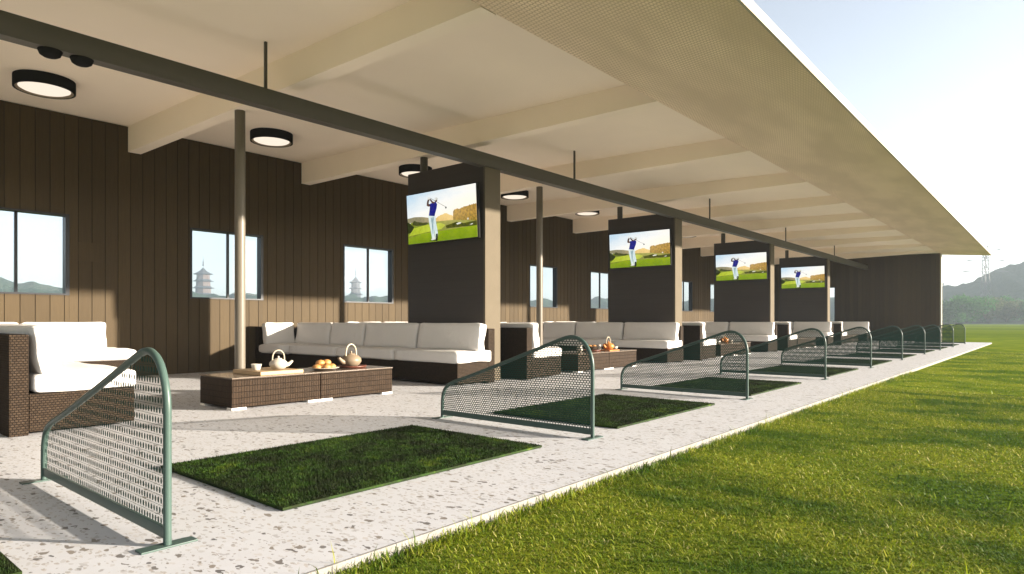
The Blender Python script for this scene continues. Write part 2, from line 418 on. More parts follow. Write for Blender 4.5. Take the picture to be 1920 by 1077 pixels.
def windows():
    fm = MB(); y0, y1 = 0., 1.49; t = .035; xa, xb = -.15, .012
    fm.box(xa, xb, y0, y0+t, WZ0, WZ1); fm.box(xa, xb, y1-t*1.6, y1, WZ0, WZ1)
    fm.box(xa, xb, y0+t, y1-t*1.6, WZ0, WZ0+t*.8); fm.box(xa, xb+.004, y0+t, y1-t*1.6, WZ1-t, WZ1)
    fm.box(-.125, -.075, .76, .80, WZ0+t*.8, WZ1-t)
    fme = fm.mesh('window_frame', M['frame'])
    gm = MB(); gm.box(-.104, -.098, y0+t, .76, WZ0+t*.8, WZ1-t); gm.box(-.104, -.098, .80, y1-t*1.6, WZ0+t*.8, WZ1-t)
    gme = gm.mesh('pane', M['glass'])
    for a, b in win_y:
        f = link('window', fme, B, (XW, a, 0)); link('pane', gme, f)
windows()
def end_wall():
    # dark boarded end wall with a glazed door near the back
    mb = MB(); dx0, dx1, dz = -9.75, -8.95, 2.82
    x = XW+.02; i = 0
    while x < -4.32:
        x2 = min(x+.2, -4.3); a, b = x+.004, x2-.004
        if b <= dx0 or a >= dx1: segs = [(a, b, 0)]
        else:
            segs = []
            if a < dx0: segs.append((a, dx0, 0))
            if b > dx1: segs.append((dx1, b, 0))
            segs.append((max(a, dx0), min(b, dx1), dz))
        for p, q, z in segs: mb.box(p, q, Y_END-.02+random.uniform(-.001, .001), Y_END, z, ceil_z((p+q)/2)-.01)
        x = x2
    o = mb.build('end_wall', M['boards'], B)
    cm = MB()
    for p, q, z in ((XW-.16, dx0, -.1), (dx0, dx1, dz), (dx1, -4.3, -.1)): cm.box(p, q, Y_END+.003, Y_END+.14, z, 4.27)
    cm.build('wall_core', M['groove'], o)
    tr = MB(); tr.box(-4.299, -4.24, Y_END-.05, Y_END+.16, -.1, 4.26); tr.build('corner_trim', M['fascia'], o)
    d = MB(); d.box(dx0, dx0+.05, Y_END-.015, Y_END+.1, 0, dz); d.box(dx1-.05, dx1, Y_END-.015, Y_END+.1, 0, dz)
    d.box(dx0+.05, dx1-.05, Y_END-.015, Y_END+.1, dz-.06, dz); d.box(dx0+.05, dx1-.05, Y_END-.015, Y_END+.1, 0, .09)
    dr = d.build('glass_door', M['frame'], B)
    g = MB(); g.box(dx0+.05, dx1-.05, Y_END+.04, Y_END+.046, .09, dz-.06); g.build('pane', M['glass'], dr)
end_wall()
Y_ROOF = 37.6
def roof():
    mb = MB()
    mb.prism_y([(-13.0, ceil_z(-13.)), (-3.9, ceil_z(-3.9)), (-2.34, 4.105), (-2.34, 4.17), (-4.45, 4.46), (-13.0, 4.85)], -6, Y_ROOF)
    r = mb.build('roof', M['ceiling'], B)
    s = MB(); n = 44; vs = []
    for i in range(n+1):      # hung mesh, its inner edge creeping up towards the far end
        y = -6+(Y_ROOF-.004+6)*i/n; u = max(0, min(1, (y-5)/32)); xi = -4.05-.2*u; zi = 3.90+.32*u
        vs += [(xi, y, zi), (-2.335, y, 4.06), (-2.335, y, 4.075), (xi, y, zi+.014)]
    fs = [tuple(4*i+k for k in q) for i in range(n) for q in ((0, 4, 5, 1), (1, 5, 6, 2), (2, 6, 7, 3), (3, 7, 4, 0))]+[(0, 1, 2, 3), (4*n+3, 4*n+2, 4*n+1, 4*n)]
    s.add(vs, fs); s.build('soffit_mesh', M['soffit'], r)
    f = MB(); f.box(-2.332, -2.30, -6, Y_ROOF+.01, 4.055, 4.175, 0, .004)
    f.build('fascia', M['fascia'], r)
    t = MB(); t.tube([(-2.318, 5.55, 4.17), (-2.318, 5.55, 4.32)], .006, 6); t.build('roof_rod', M['pylon'], r)
    for i in range(10):
        y = 4.42+3.475*i
        b = MB(); b.prism_y([(XW-.005, 4.02), (-4.10, 3.925+.3*max(0, (y-5)/32)), (-4.10, ceil_z(-4.1)+.02), (XW-.005, 4.5)], y, y+.21)
        b.build('ceiling_beam', M['ceiling'], B)
roof()

# long steel beam with hanger rods and small fittings
def steel_beam():
    t = thing('steel_beam', (-7.2, 0, 3.57), 'long dark steel beam running under the roof above the screen partitions', 'steel beam')
    mb = MB(); z0 = 0.; z1 = .2
    mb.box(-.085, -.065, -5, 36.2, z0, z1); mb.box(-.13, -.066+.07, -5, 36.2, z0-.012, z0); mb.box(-.13, -.066+.07, -5, 36.2, z1, z1+.012)
    mb2 = MB(); mb2.box(-.12, 0, -5, 36.2, 0, .205, 0, .006)
    mb2.build('beam_web', M['steel'], t)
    fl = MB(); fl.box(-.135, .012, -5, 36.2, -.016, -.002); fl.build('flange', M['steel'], t)
    for k in range(5):
        r = MB(); y = 4.03+6.5*k
        r.box(-.075, -.045, y-.015, y+.015, .206, ceil_z(-7.26)-3.57+.01); r.build('hanger_rod', M['steel'], t)
steel_beam()
sp = MB(); sp.lathe([(.001, -.058), (.06, -.056), (.085, -.04), (.10, -.004), (.10, .004)], seg=20)
spm = sp.mesh('beam_spotlight', M['black'])
for lab, y in (('round dark fitting under the steel beam at its near end, left one of the pair', 1.86), ('round dark fitting under the steel beam at its near end, right one of the pair', 2.12)):
    tag(link('beam_fitting', spm, None, (-7.27, y, 3.55)), lab, 'beam fitting', 'round fittings under the steel beam')

# columns
cm = MB(); cm.tube([(0, 0, 0), (0, 0, 4.0)], .072, 20); cme = cm.mesh('column', M['column'])
cb = MB(); cb.lathe([(.13, 0), (.13, .012), (.08, .014)], seg=20); cbe = cb.mesh('base_plate', M['column'])
where = {0: 'slim round column nearest the camera, rising behind the tea table', 2: 'slim round column between the first and second screen partitions', 4: 'slim round column between the second and third screen partitions',
         6: 'slim round column between the third and fourth screen partitions'}
for k in (0, 2, 4, 6):
    t = thing('round_column', (-8.86, 4.53+3.475*k, 0), where[k], 'column', 'slim round columns down the terrace')
    link('shaft', cme, t); link('base_plate', cbe, t)

# partitions with tv
def screen_picture():
    def q(x, y):
        top = 328-.168*(x-195); bot = 930-.101*(x-220); return ((x-207)/848*1.72-.86, (bot-y)/(bot-top)*.92-.46)
    mb = MB(); ms = []; lay = [0]
    def poly(pts, m, raw=False):
        if m not in ms: ms.append(m)
        lay[0] += 1; y = -.0006*lay[0]
        pp = pts if raw else [q(*p) for p in pts]
        vs = [(max(-.86, min(.86, a)), y, max(-.46, min(.46, b))) for a, b in pp]
        mb.add(vs, [tuple(range(len(vs)))], ms.index(m))
    K = 1.12*2**-EXPO
    def flat(n, c, var=0., sc=20., c2=None, glow=0., fade=0.):
        t = T(n); lin = tuple((x/255/12.92 if x/255 < .04045 else ((x/255+.055)/1.055)**2.4) for x in c)
        if c2 is None: c2 = tuple(v*.8 for v in c)
        lin2 = tuple((x/255/12.92 if x/255 < .04045 else ((x/255+.055)/1.055)**2.4) for x in c2)
        nz = t.ramp(t.noise(t.obj(), sc, 4, .65), [(.32, lin), (.68, lin2)])
        ob = t.obj(); sx = t.n('SeparateXYZ', Vector=ob)
        if glow:
            dd = t.n('VectorMath', {'operation': 'LENGTH'}, i0=t.map(ob, (1.3, 0, 2.6), (-.42, 0, -.10))).outputs['Value']
            gl_ = t.n('MapRange', Value=dd, From_Min=0., From_Max=1.1, To_Min=glow, To_Max=0.).outputs[0]
            nz = t.mix(gl_, nz, (1., .74, .34))
        if fade: nz = t.mix(t.n('MapRange', Value=sx.outputs[2], From_Min=-.46, From_Max=.0, To_Min=fade, To_Max=0.).outputs[0], nz, (.05, .12, .004))
        return t.surf(t.n('Emission', Color=nz, Strength=K))
    def lin(c): return tuple((x/255/12.92 if x/255 < .04045 else ((x/255+.055)/1.055)**2.4) for x in c)
    t = T('screen_sky'); s = t.n('SeparateXYZ', Vector=t.obj())
    g = t.math('MULTIPLY_ADD', s.outputs[2], .9, t.math('MULTIPLY', s.outputs[0], -.3))
    n = t.noise(t.map(t.obj(), (1, 1, 3)), 2.5, 4)
    g = t.math('ADD', g, t.math('MULTIPLY_ADD', n, .5, -.25))
    c = t.ramp(t.math('ADD', t.math('MULTIPLY', g, .7), .45), [(0, lin((255, 236, 170))), (.3, lin((253, 244, 222))), (.6, lin((240, 240, 236))), (1, lin((160, 200, 226)))])
    skym = t.surf(t.n('Emission', Color=c, Strength=K))
    def A(*p): return p
    def bumpy(pts, i0, i1, amp, k=5):
        rg = random.Random(5); out = list(pts[:i0])
        for i in range(i0, i1):
            (xa, ya), (xb, yb) = pts[i], pts[i+1]
            for j in range(k): u = j/k; out.append((xa+(xb-xa)*u, ya+(yb-ya)*u-amp*rg.random()*(1 if j % 2 else .25)))
        return out+list(pts[i1:])
    poly([(-.86, -.46), (.86, -.46), (.86, .46), (-.86, .46)], skym, True)
    poly(A((195, 665), (205, 612), (300, 590), (400, 588), (500, 600), (620, 610), (620, 665)), flat('screen_hill', (125, 122, 95), c2=(150, 140, 105), glow=.75))
    tre = flat('screen_trees', (92, 76, 20), c2=(200, 150, 50), sc=22, glow=.22, fade=.5)
    poly(bumpy(A((575, 650), (578, 610), (600, 590), (630, 572), (660, 560), (690, 545), (715, 552), (740, 565), (770, 575), (800, 590), (800, 660)), 1, 9, 10, 4), flat('screen_far_trees', (178, 140, 62), c2=(225, 190, 105), sc=18, glow=.75))
    poly(bumpy(A((780, 660), (785, 530), (800, 510), (830, 495), (860, 498), (890, 482), (920, 470), (950, 462), (985, 452), (1010, 448), (1060, 435), (1060, 720), (900, 700)), 1, 10, 14, 4), tre)
    poly(A((195, 700), (260, 660), (420, 668), (520, 652), (640, 640), (790, 630), (1060, 640), (1060, 860), (200, 940)), flat('screen_rough', (104, 118, 34), c2=(140, 150, 50), sc=7, glow=.35))
    poly(A((690, 700), (820, 655), (900, 672), (1060, 640), (1060, 705), (880, 715), (700, 735)), flat('screen_shade', (52, 58, 16), c2=(92, 92, 26), sc=14))
    poly(A((195, 660), (215, 655), (240, 668), (262, 690), (292, 712), (280, 750), (250, 785), (195, 800)), flat('screen_bush', (28, 34, 12), c2=(58, 66, 24), sc=26))
    poly(A((268, 690), (285, 645), (305, 635), (330, 650), (360, 652), (410, 660), (460, 655), (480, 668), (440, 690), (330, 700)), flat('screen_bush2', (52, 58, 26), c2=(84, 86, 38), sc=26))
    poly(A((215, 830), (290, 730), (440, 690), (640, 665), (690, 690), (640, 740), (400, 790)), flat('screen_fairway', (160, 174, 34), c2=(190, 204, 70), sc=6, glow=.25))
    poly(A((215, 860), (400, 795), (700, 755), (1060, 700), (1060, 860), (200, 945)), flat('screen_green', (138, 164, 16), c2=(172, 190, 34), sc=5, fade=.55))
    poly(A((470, 890), (560, 868), (600, 870), (560, 886)), flat('screen_foot_shade', (60, 82, 14)))
    wh = flat('screen_white', (238, 238, 228))
    poly(A((818, 676), (850, 662), (882, 660), (872, 676), (832, 690)), wh); poly(A((973, 692), (1000, 676), (1014, 678), (1000, 692)), wh); poly(A((945, 625), (958, 600), (968, 625), (955, 632)), wh)
    tr = flat('screen_trousers', (196, 214, 214), c2=(222, 232, 228), sc=9); trs = flat('screen_trousers_fold', (128, 156, 162), c2=(170, 190, 192), sc=12)
    navy = flat('screen_shirt', (22, 22, 96), c2=(34, 36, 136), sc=10); skin = flat('screen_skin', (92, 62, 48)); dark = flat('screen_dark', (30, 28, 24))
    poly(A((522, 575), (572, 575), (580, 680), (596, 790), (592, 850), (566, 860), (556, 780), (538, 660)), tr)
    poly(A((484, 572), (560, 575), (556, 650), (550, 760), (558, 860), (522, 866), (508, 760), (490, 650)), tr)
    poly(A((512, 600), (556, 590), (545, 680), (540, 800), (532, 800), (524, 690)), trs)
    poly(A((508, 868), (530, 850), (562, 845), (568, 868), (516, 880)), wh)
    poly(A((572, 802), (594, 796), (594, 850), (586, 892), (564, 886), (570, 848)), dark)
    poly(A((502, 432), (540, 415), (582, 400), (602, 432), (594, 480), (578, 530), (564, 580), (492, 574), (504, 505), (510, 462)), navy)
    poly(A((470, 448), (476, 400), (492, 362), (508, 352), (512, 372), (500, 400), (496, 426), (512, 442), (504, 462), (482, 458)), skin)
    poly(A((510, 364), (530, 372), (548, 398), (576, 408), (562, 426), (536, 416), (518, 390)), skin)
    poly(A((512, 356), (516, 352), (704, 464), (702, 468)), flat('screen_club', (120, 112, 96)))
    poly(A((698, 468), (714, 464), (716, 484), (702, 490)), dark)
    poly(A((486, 354), (502, 344), (518, 360), (502, 376), (490, 370)), wh)
    poly(A((574, 395), (580, 370), (592, 358), (606, 366), (606, 392), (594, 406), (582, 404)), skin)
    poly(A((572, 372), (580, 354), (598, 346), (614, 356), (616, 372), (600, 378), (584, 388)), wh)
    return mb.mesh('screen_picture', ms)
spic = screen_picture()
pw = MB(); pw.box(-9.13, -7.245, 7.87, 8.24, 0, 3.69, 0, .004); pwm = None
ordn = ['first', 'second', 'third', 'fourth']
for k in range(4):
    y = 7.87+P*k
    t = thing('screen_partition', (-8.2, y, 0), f'dark planked partition wall, {ordn[k]} from the left, behind a sofa back and carrying a screen', 'partition wall', 'dark partition walls with screens')
    if k == 0:
        a = MB(); a.box(-.93, .955, 0, .37, 0, 3.69, 0, .004); pm = a.mesh('planked_panel', M['planks'])
        e = MB(); e.box(.958, 1.0, -.004, .374, 0, 3.548, 0, .004); em = e.mesh('end_cladding', M['endcap'])
        s = MB(); s.tube([(-.66, .15, 3.69), (-.66, .15, 4.03)], .07, 16); sm = s.mesh('post_stub', M['steel'])
        b1 = MB(); b1.box(-.885, .885, -.012, .035, -.475, .475, 0, .006); bem = b1.mesh('bezel', M['black'])
        b2 = MB(); b2.box(-.3, .3, .036, .10, -.2, .2); brm = b2.mesh('wall_bracket', M['black'])
    link('planked_panel', pm, t); link('end_cladding', em, t); link('post_stub', sm, t)
    tv = thing('television', (-8.2+.05, y-.10, 2.825), f'wide screen showing a golfer, mounted on the {ordn[k]} dark partition from the left', 'television', 'screens showing a golfer')
    tv.rotation_euler.x = R(3); tv.scale = (1, 1, .955)
    link('bezel', bem, tv); link('wall_bracket', brm, tv); link('screen_picture', spic, tv, (0, -.0125, 0))

# ceiling lights
l1 = MB(); l1.lathe([(.37, .16), (.37, 0), (.345, 0), (.33, .03)], seg=40, cap=False); l1.lathe([(.36, .159), (0, .159)], seg=40, cap=False)
lm1 = l1.mesh('drum_shade', M['black'])
l2 = MB(); l2.lathe([(.343, .002), (.31, .024)], seg=40, cap=False); lm3 = l2.mesh('inner_ring', M['lampinner'])
l3 = MB(); l3.lathe([(0, .004), (.28, .008), (.312, .026), (0, .028)], seg=40); lm2 = l3.mesh('diffuser', M['lamp'])
lw = ['nearest the camera at the far left', 'directly behind the slim column by the tea table', 'partly behind the first screen partition stub post', 'just right of the first screen partition', 'just left of the second screen partition', 'sixth along the ceiling', 'seventh along the ceiling', 'eighth along the ceiling', 'last along the ceiling']
for k in range(9):
    t = thing('ceiling_light', (-11.0, 2.75+3.475*k, ceil_z(-11)-.165), f'lit round black drum ceiling light, {lw[k]}', 'ceiling light', 'round ceiling lights')
    link('drum_shade', lm1, t); link('diffuser', lm2, t); link('inner_ring', lm3, t)

# ------------------------------------------------------------------ bay dividers
FY = [1.21, 4.65, 8.25, 11.9, 15.45, 19.1, 22.8, 26.2, 29.8, 34.0]
PATH = [(0, 0), (0, .3), (0, .5), (0, .57), (-.001, .615), (-.008, .67), (-.03, .735), (-.072, .80), (-.13, .842), (-.20, .860), (-.265, .854), (-.335, .834), (-.43, .801), (-.60, .741), (-.80, .671), (-1.05, .584), (-1.30, .499), (-1.52, .427), (-1.66, .383), (-1.745, .345), (-1.80, .295), (-1.83, .225), (-1.836, .15), (-1.836, .08), (-1.836, 0)]
def smooth_path(p, n=3):
    out = []
    for i in range(len(p)-1):
        a = p[max(i-1, 0)]; b = p[i]; c = p[i+1]; d = p[min(i+2, len(p)-1)]
        for k in range(n):
            u = k/n
            out.append(tuple(.5*((2*b[j])+(-a[j]+c[j])*u+(2*a[j]-5*b[j]+4*c[j]-d[j])*u*u+(-a[j]+3*b[j]-3*c[j]+d[j])*u**3) for j in (0, 1)))
    return out+[p[-1]]
SP = smooth_path(PATH, 3)
PX = np.array([p[0] for p in SP]); PZ = np.array([p[1] for p in SP])
def topz(x):
    # upper boundary of the frame at x
    best = 0
    for i in range(len(SP)-1):
        a, b = SP[i], SP[i+1]
        if min(a[0], b[0]) <= x <= max(a[0], b[0]) and abs(a[0]-b[0]) > 1e-6:
            best = max(best, a[1]+(b[1]-a[1])*(x-a[0])/(b[0]-a[0]))
    return best
def divider_meshes():
    fr = MB(); fr.tube([(x, 0, z) for x, z in SP], .0175, 12); frm = fr.mesh('tube_frame', M['tube'])
    rl = MB(); rl.box(-1.82, -.016, -.008, .008, .03, .082, 0, .003); rlm = rl.mesh('bottom_rail', M['tube'])
    bp = MB(); bp.box(-.035, .035, -.12, .12, 0, .008, 0, .002); bpm = bp.mesh('foot_plate', M['tube'])
    # near net: fine upright threads with rows of dark eyelets
    n1 = MB(); x = -1.815
    def quad(mb, x0, x1, z0, z1, y=0.): mb.add([(x0, y, z0), (x1, y, z0), (x1, y, z1), (x0, y, z1)], [(0, 1, 2, 3)])
    while x < -.02:
        zt = topz(x)-.012
        if zt > .09: quad(n1, x-.001, x+.001, .075, zt)
        x += .0085
    z = .10; r = 0
    while z < .84:
        if r % 1 == 0:
            x = -1.80+(.0155 if r % 2 else 0)
            while x < -.025:
                if z+.016 < topz(x)-.012:
                    vs = [(x+.0088*math.cos(a), -.001, z+.0148*math.sin(a)) for a in np.linspace(0, 2*math.pi, 10, endpoint=False)]
                    n1.add(vs, [tuple(range(10))])
                x += .031
        z += .045; r += 1
    z = .0775
    while z < .85:
        # thin weft threads, clipped to the outline
        xs = [x for x in np.arange(-1.82, -.015, .01) if topz(x)-.012 > z]
        if xs: quad(n1, min(xs), max(xs), z-.0008, z+.0008, .001)
        z += .045
    n1m = n1.mesh('net', M['net'])
    # denser punched sheet for the others: brick pattern of slots
    n2 = MB(); ph, pv = .030, .0195; z = .075; r = 0
    while z < .86:
        x = -1.83+(ph/2 if r % 2 else 0)
        xs = [x_ for x_ in np.arange(-1.82, -.012, .008) if topz(x_)-.01 > z+.004]
        if xs: quad(n2, min(xs), max(xs), z, z+.0066)
        while x < -.012:
            if topz(min(max(x, -1.82), -.012))-.008 > z+pv*.6 and -1.82 < x: quad(n2, x-.0042, x+.0042, z+.0066, min(z+pv, topz(x)-.006))
            x += ph
        z += pv; r += 1
    n2m = n2.mesh('net', M['net'])
    return frm, rlm, bpm, n1m, n2m
frm, rlm, bpm, n1m, n2m = divider_meshes()
dl = ['largest green bay divider with rows of eyelets, nearest the camera at lower left', 'green bay divider between the first and second whole turf mats, in front of the sofa', 'green bay divider third from the camera, beyond the second whole turf mat',
      'fourth green bay divider from the camera', 'fifth green bay divider from the camera', 'sixth green bay divider from the camera', 'seventh green bay divider from the camera', 'eighth green bay divider from the camera, in front of the end wall edge',
      'green bay divider second from the far end of the pavement', 'smallest green bay divider at the far end of the pavement, against the lawn']
for k, y in enumerate(FY):
    t = thing('bay_divider', (-3.02, y, 0), dl[k], 'bay divider', 'green dividers between the hitting bays')
    link('tube_frame', frm, t); link('bottom_rail', rlm, t); link('net', n1m if k == 0 else n2m, t)
    link('foot_plate', bpm, t); link('foot_plate', bpm, t, (-1.836, 0, 0))

# ------------------------------------------------------------------ turf mats
def mat_meshes():
    bx = MB(); bx.box(-.77, .77, 0, 2.23, 0, .016, 0, .003); bm_ = bx.mesh('mat_backing', M['matbase'])
    n = 52000; r = np.random.default_rng(11)
    x = r.uniform(-.765, .765, n); y = r.uniform(.004, 2.226, n); a = r.uniform(0, 2*np.pi, n); L = r.uniform(.010, .021, n); w = .0028
    B_ = np.stack([x, y, np.full(n, .0155)], 1); d = np.stack([np.cos(a), np.sin(a), np.zeros(n)], 1); p = np.stack([-np.sin(a), np.cos(a), np.zeros(n)], 1)
    ln = r.uniform(.2, .9, n)[:, None]; tip = B_+d*(L[:, None]*ln)+np.stack([np.zeros(n)]*2+[L], 1)
    V = np.concatenate([B_-p*w, B_+p*w, tip]); i = np.arange(n); F = np.stack([i, i+n, i+2*n], 1)
    sh = MB(); sh.box(-.772, .773, -.002, 2.232, .006, .0185); 
    return bm_, npmesh('turf_pile', V, F, M['pile']), sh.mesh('turf_sheet', M['pile'])
mbm, mpm, msm = mat_meshes()
ml = ['dark green turf mat cut off by the bottom left corner of the photo', 'largest whole dark green turf mat, right of the nearest divider', 'dark green turf mat just beyond the second divider', 'dark green turf mat just beyond the third divider', 'dark green turf mat just beyond the fourth divider',
      'dark green turf mat just beyond the fifth divider', 'dark green turf mat just beyond the sixth divider', 'dark green turf mat just beyond the seventh divider', 'dark green turf mat just beyond the eighth divider', 'dark green turf mat just beyond the ninth divider']
MY = [-1.53, 1.82, 5.20, 8.62, 12.5, 16.05, 19.7, 23.4, 26.8, 30.4]
for k, y in enumerate(MY):
    t = thing('turf_mat', (-3.875, y, 0), ml[k], 'turf mat', 'green hitting mats on the pavement')
    link('mat_backing', mbm, t); link('turf_sheet', msm, t); link('turf_pile', mpm, t)

# ------------------------------------------------------------------ sofas
def cushion(lx, ly, lz, r=.07, puff=.25, seed=0, n=12):
    """rounded puffy block centred at origin"""
    rg = random.Random(seed); ph = [rg.uniform(0, 6.28) for _ in range(6)]
    bm = bmesh.new(); bmesh.ops.create_cube(bm, size=2)
    bmesh.ops.subdivide_edges(bm, edges=bm.edges[:], cuts=n, use_grid_fill=True)
    h = (lx/2, ly/2, lz/2); rr = min(r, min(h)*.95); thin = h.index(min(h)); oth = [i for i in range(3) if i != thin]
    for v in bm.verts:
        p = [math.copysign(abs(c)**.8, c) for c in v.co]; q = [p[i]*h[i] for i in range(3)]
        inner = [max(-(h[i]-rr), min(h[i]-rr, q[i])) for i in range(3)]
        d = Vector([q[i]-inner[i] for i in range(3)])
        if d.length > 1e-9: d = d.normalized()*rr*min(1, d.length/rr*1.0) if d.length < rr else d.normalized()*rr
        q = [inner[i]+d[i] for i in range(3)]
        u, w = q[oth[0]]/h[oth[0]], q[oth[1]]/h[oth[1]]
        k = (1-u*u)*(1-w*w)
        q[thin] *= (1-puff*.35)+puff*k
        q[thin] += .008*math.sin(u*5+ph[0])*math.sin(w*4+ph[1])*(1 if q[thin] > 0 else -1)
        for j, i in enumerate(oth):
            o2 = q[oth[1-j]]/h[oth[1-j]]
            q[i] *= 1-.025*(1-o2*o2)+.006*math.sin(o2*6+ph[2+j])
        v.co = q
    mb = MB(); bm.verts.index_update(); mb.add([v.co[:] for v in bm.verts], [[v.index for v in f.verts] for f in bm.faces], 0, True); bm.free()
    return mb.mesh('cushion', M['fabric'])
XL, XRt = -12.66, -6.98
def sofa_A(root):     # back on the near side, seats look down the terrace; leg along the back wall
    f = MB(); x1 = -6.85
    f.box(XL, x1, 1.60, 2.44, .03, .36, 0, .006); f.box(XL+.15, -11.75, 2.443, 4.18, .03, .36, 0, .006); f.build('wicker_base', M['wicker'], root)
    b = MB(); b.box(XL, x1, 1.456, 1.597, 0, .882, 0, .008); b.box(XL, XL+.145, 1.60, 4.0, .03, .86, 0, .008); b.build('wicker_back', M['wicker'], root)
    xs = [-6.82, -8.5, -10.1, -11.72]
    for i in range(3):
        w = xs[i]-xs[i+1]
        link('seat_cushion', cushion(w-.01, .84, .19, .05, .07, i+1), root, ((xs[i]+xs[i+1])/2, 2.045, .445))
    link('seat_cushion', cushion(.85, .88, .19, .06, .12, 5), root, (-12.08, 2.0, .445))
    link('seat_cushion', cushion(.84, 1.76, .19, .08, .16, 6), root, (-12.07, 3.33, .45))
    for i in range(3):
        w = xs[i]-xs[i+1]
        link('back_cushion', cushion(w-.012, .20, .47, .05, .2, 10+i), root, ((xs[i]+xs[i+1])/2-(.02 if i == 0 else 0), 1.74, .735), (R(9), 0, 0))
    for i, (a, c) in enumerate(((1.72, 2.75), (2.77, 3.95))):
        link('back_cushion', cushion(.20, c-a, .47, .05, .2, 20+i), root, (-12.34, (a+c)/2, .745), (0, R(-9), 0))
def sofa_B(root):     # back against the partition, seats look back to the camera
    f = MB(); x1 = XRt
    f.box(XL, x1, 7.0, 7.70, .03, .345, 0, .006); f.box(XL+.15, -11.72, 6.80, 6.997, .03, .345, 0, .006); f.build('wicker_base', M['wicker'], root)
    b = MB(); b.box(XL, x1, 7.703, 7.855, 0, .875, 0, .008); b.box(XL, XL+.145, 6.80, 7.70, .03, .875, 0, .008); b.build('wicker_back', M['wicker'], root)
    xs = [-6.95, -8.46, -10.1, -11.7]
    for i in range(3):
        w = xs[i]-xs[i+1]
        link('seat_cushion', cushion(w-.006, .80, .19, .045, .07, 31+i), root, ((xs[i]+xs[i+1])/2, 7.36, .435))
    link('seat_cushion', cushion(.86, .98, .19, .06, .12, 35), root, (-12.09, 7.26, .435))
    bs = [-6.98, -8.47, -9.95, -11.05, -12.3]
    for i in range(4):
        w = bs[i]-bs[i+1]
        link('back_cushion', cushion(w-.010, .19, .46, .05, .2, 40+i), root, ((bs[i]+bs[i+1])/2, 7.58, .735), (R(-9), 0, 0))
    link('back_cushion', cushion(.19, .66, .46, .05, .2, 46), root, (-12.36, 7.15, .735), (0, R(-9), 0))
GS = 'wicker corner sofas with white cushions'
bayname = ['nearest', 'second', 'third', 'fourth', 'farthest']
A = thing('wicker_sofa', (0, 0, 0), 'wicker corner sofa with sunlit white cushions at the left edge, its back to the camera', 'sofa', GS)
sofa_A(A)
Bs = thing('wicker_sofa', (0, 0, 0), 'dark wicker corner sofa with white cushions against the first screen partition, behind the tea table', 'sofa', GS)
sofa_B(Bs)
for k in range(1, 5):
    copy_tree(A, (0, P*k+.12, 0), f'white cushioned wicker sofa turned away from the camera behind the {ordn[k-1]} screen partition')
    copy_tree(Bs, (0, P*k, 0), f'white cushioned wicker sofa facing the camera against the {ordn[k]} screen partition' if k < 4 else 'white cushioned wicker sofa facing the camera in front of the dark end wall')

# ------------------------------------------------------------------ tables
tb = MB(); tb.box(-.39, .39, -.565, .565, .025, .345, 0, .008); tbm = tb.mesh('wicker_body', M['wickert'])
tt = MB(); tt.box(-.402, .402, -.569, .569, .347, .362, 0, .004); ttm = tt.mesh('glass_top', M['tabletop'])
tf = MB(); tf.box(-.06, .06, -.085, .085, 0, .024); tfm = tf.mesh('foot', M['foot'])
for k in range(5):
    for j in range(2):
        lab = f'wicker coffee table half with glass top, {"nearer" if j == 0 else "farther"} of the pair in the {bayname[k]} seating bay'
        if k == 0: lab = ['low wicker coffee table half with the tea board on it', 'low wicker coffee table half with the kettle on its red tray'][j]
        t = thing('coffee_table', (-7.41-(.06 if k else 0), 4.06+1.14*j+P*k-(.05 if k else 0), 0), lab, 'coffee table', 'wicker coffee tables')
        link('wicker_body', tbm, t); link('glass_top', ttm, t)
        for sx in (-1, 1):
            for sy in (-1, 1): link('foot', tfm, t, (sx*.33, sy*.48, 0))
ZT = .3625
def teapot(root, s, body, handle_m):
    b = MB(); b.lathe([(.001, 0), (.07, 0), (.10, .02), (.125, .06), (.122, .095), (.09, .13), (.05, .142)], seg=28); b.build('pot_body', body, root)
    sp_ = MB(); sp_.tube([(0, .10, .055), (0, .145, .065), (0, .175, .09), (0, .20, .115)] if s > 0 else [(0, -.10, .055), (0, -.145, .065), (0, -.175, .09), (0, -.20, .115)], [.034, .028, .022, .018], 12); sp_.build('spout', body, root)
    l = MB(); l.lathe([(.055, .140), (.045, .155), (.012, .16), (.010, .172), (.016, .182), (0, .19)], seg=20); l.build('lid', body, root)
    h = MB(); pts = [(0, .085*math.cos(a), .125+.145*math.sin(a)**.7 if 0 < a < math.pi else .125) for a in np.linspace(0, math.pi, 17)]
    h.tube(pts, .0095, 8); h.build('handle', handle_m, root)
bd = MB(); bd.box(-.33, .33, -.28, .28, 0, .045, 0, .006)
tag(bd.build('tea_board', M['lightwood'], None, (-7.38, 4.13, ZT)), 'pale wooden board on the near table half, under the cream teapot', 'board')
t = thing('teapot', (-7.30, 4.22, ZT+.046), 'cream teapot with tall hooped handle standing on the pale wooden board', 'teapot', rz=R(-12)); t.scale = (.86, .86, .86); teapot(t, 1, M['ceramic'], M['rattan'])
c = MB(); c.lathe([(.001, .0), (.04, 0), (.045, .01), (.062, .075), (.058, .075), (.042, .014), (0, .012)], seg=24)
tag(c.build('tea_cup', M['ceramic'], None, (-7.33, 3.95, ZT+.046)), 'small cream tea cup at the left end of the pale wooden board', 'cup')
pl = MB(); pl.lathe([(.001, 0), (.10, 0), (.19, .026), (.20, .03), (.19, .034), (.10, .010), (0, .010)], seg=36)
tag(pl.build('plate', M['ceramic'], None, (-7.30, 4.86, ZT)), 'round cream plate heaped with golden pastries', 'plate')
def bun(seed):
    b = MB(); b.lathe([(.001, 0), (.045, .002), (.060, .018), (.058, .036), (.040, .056), (.016, .064), (0, .065)], seg=18); return b
bunm = bun(0).mesh('bread_roll', M['pastry'])
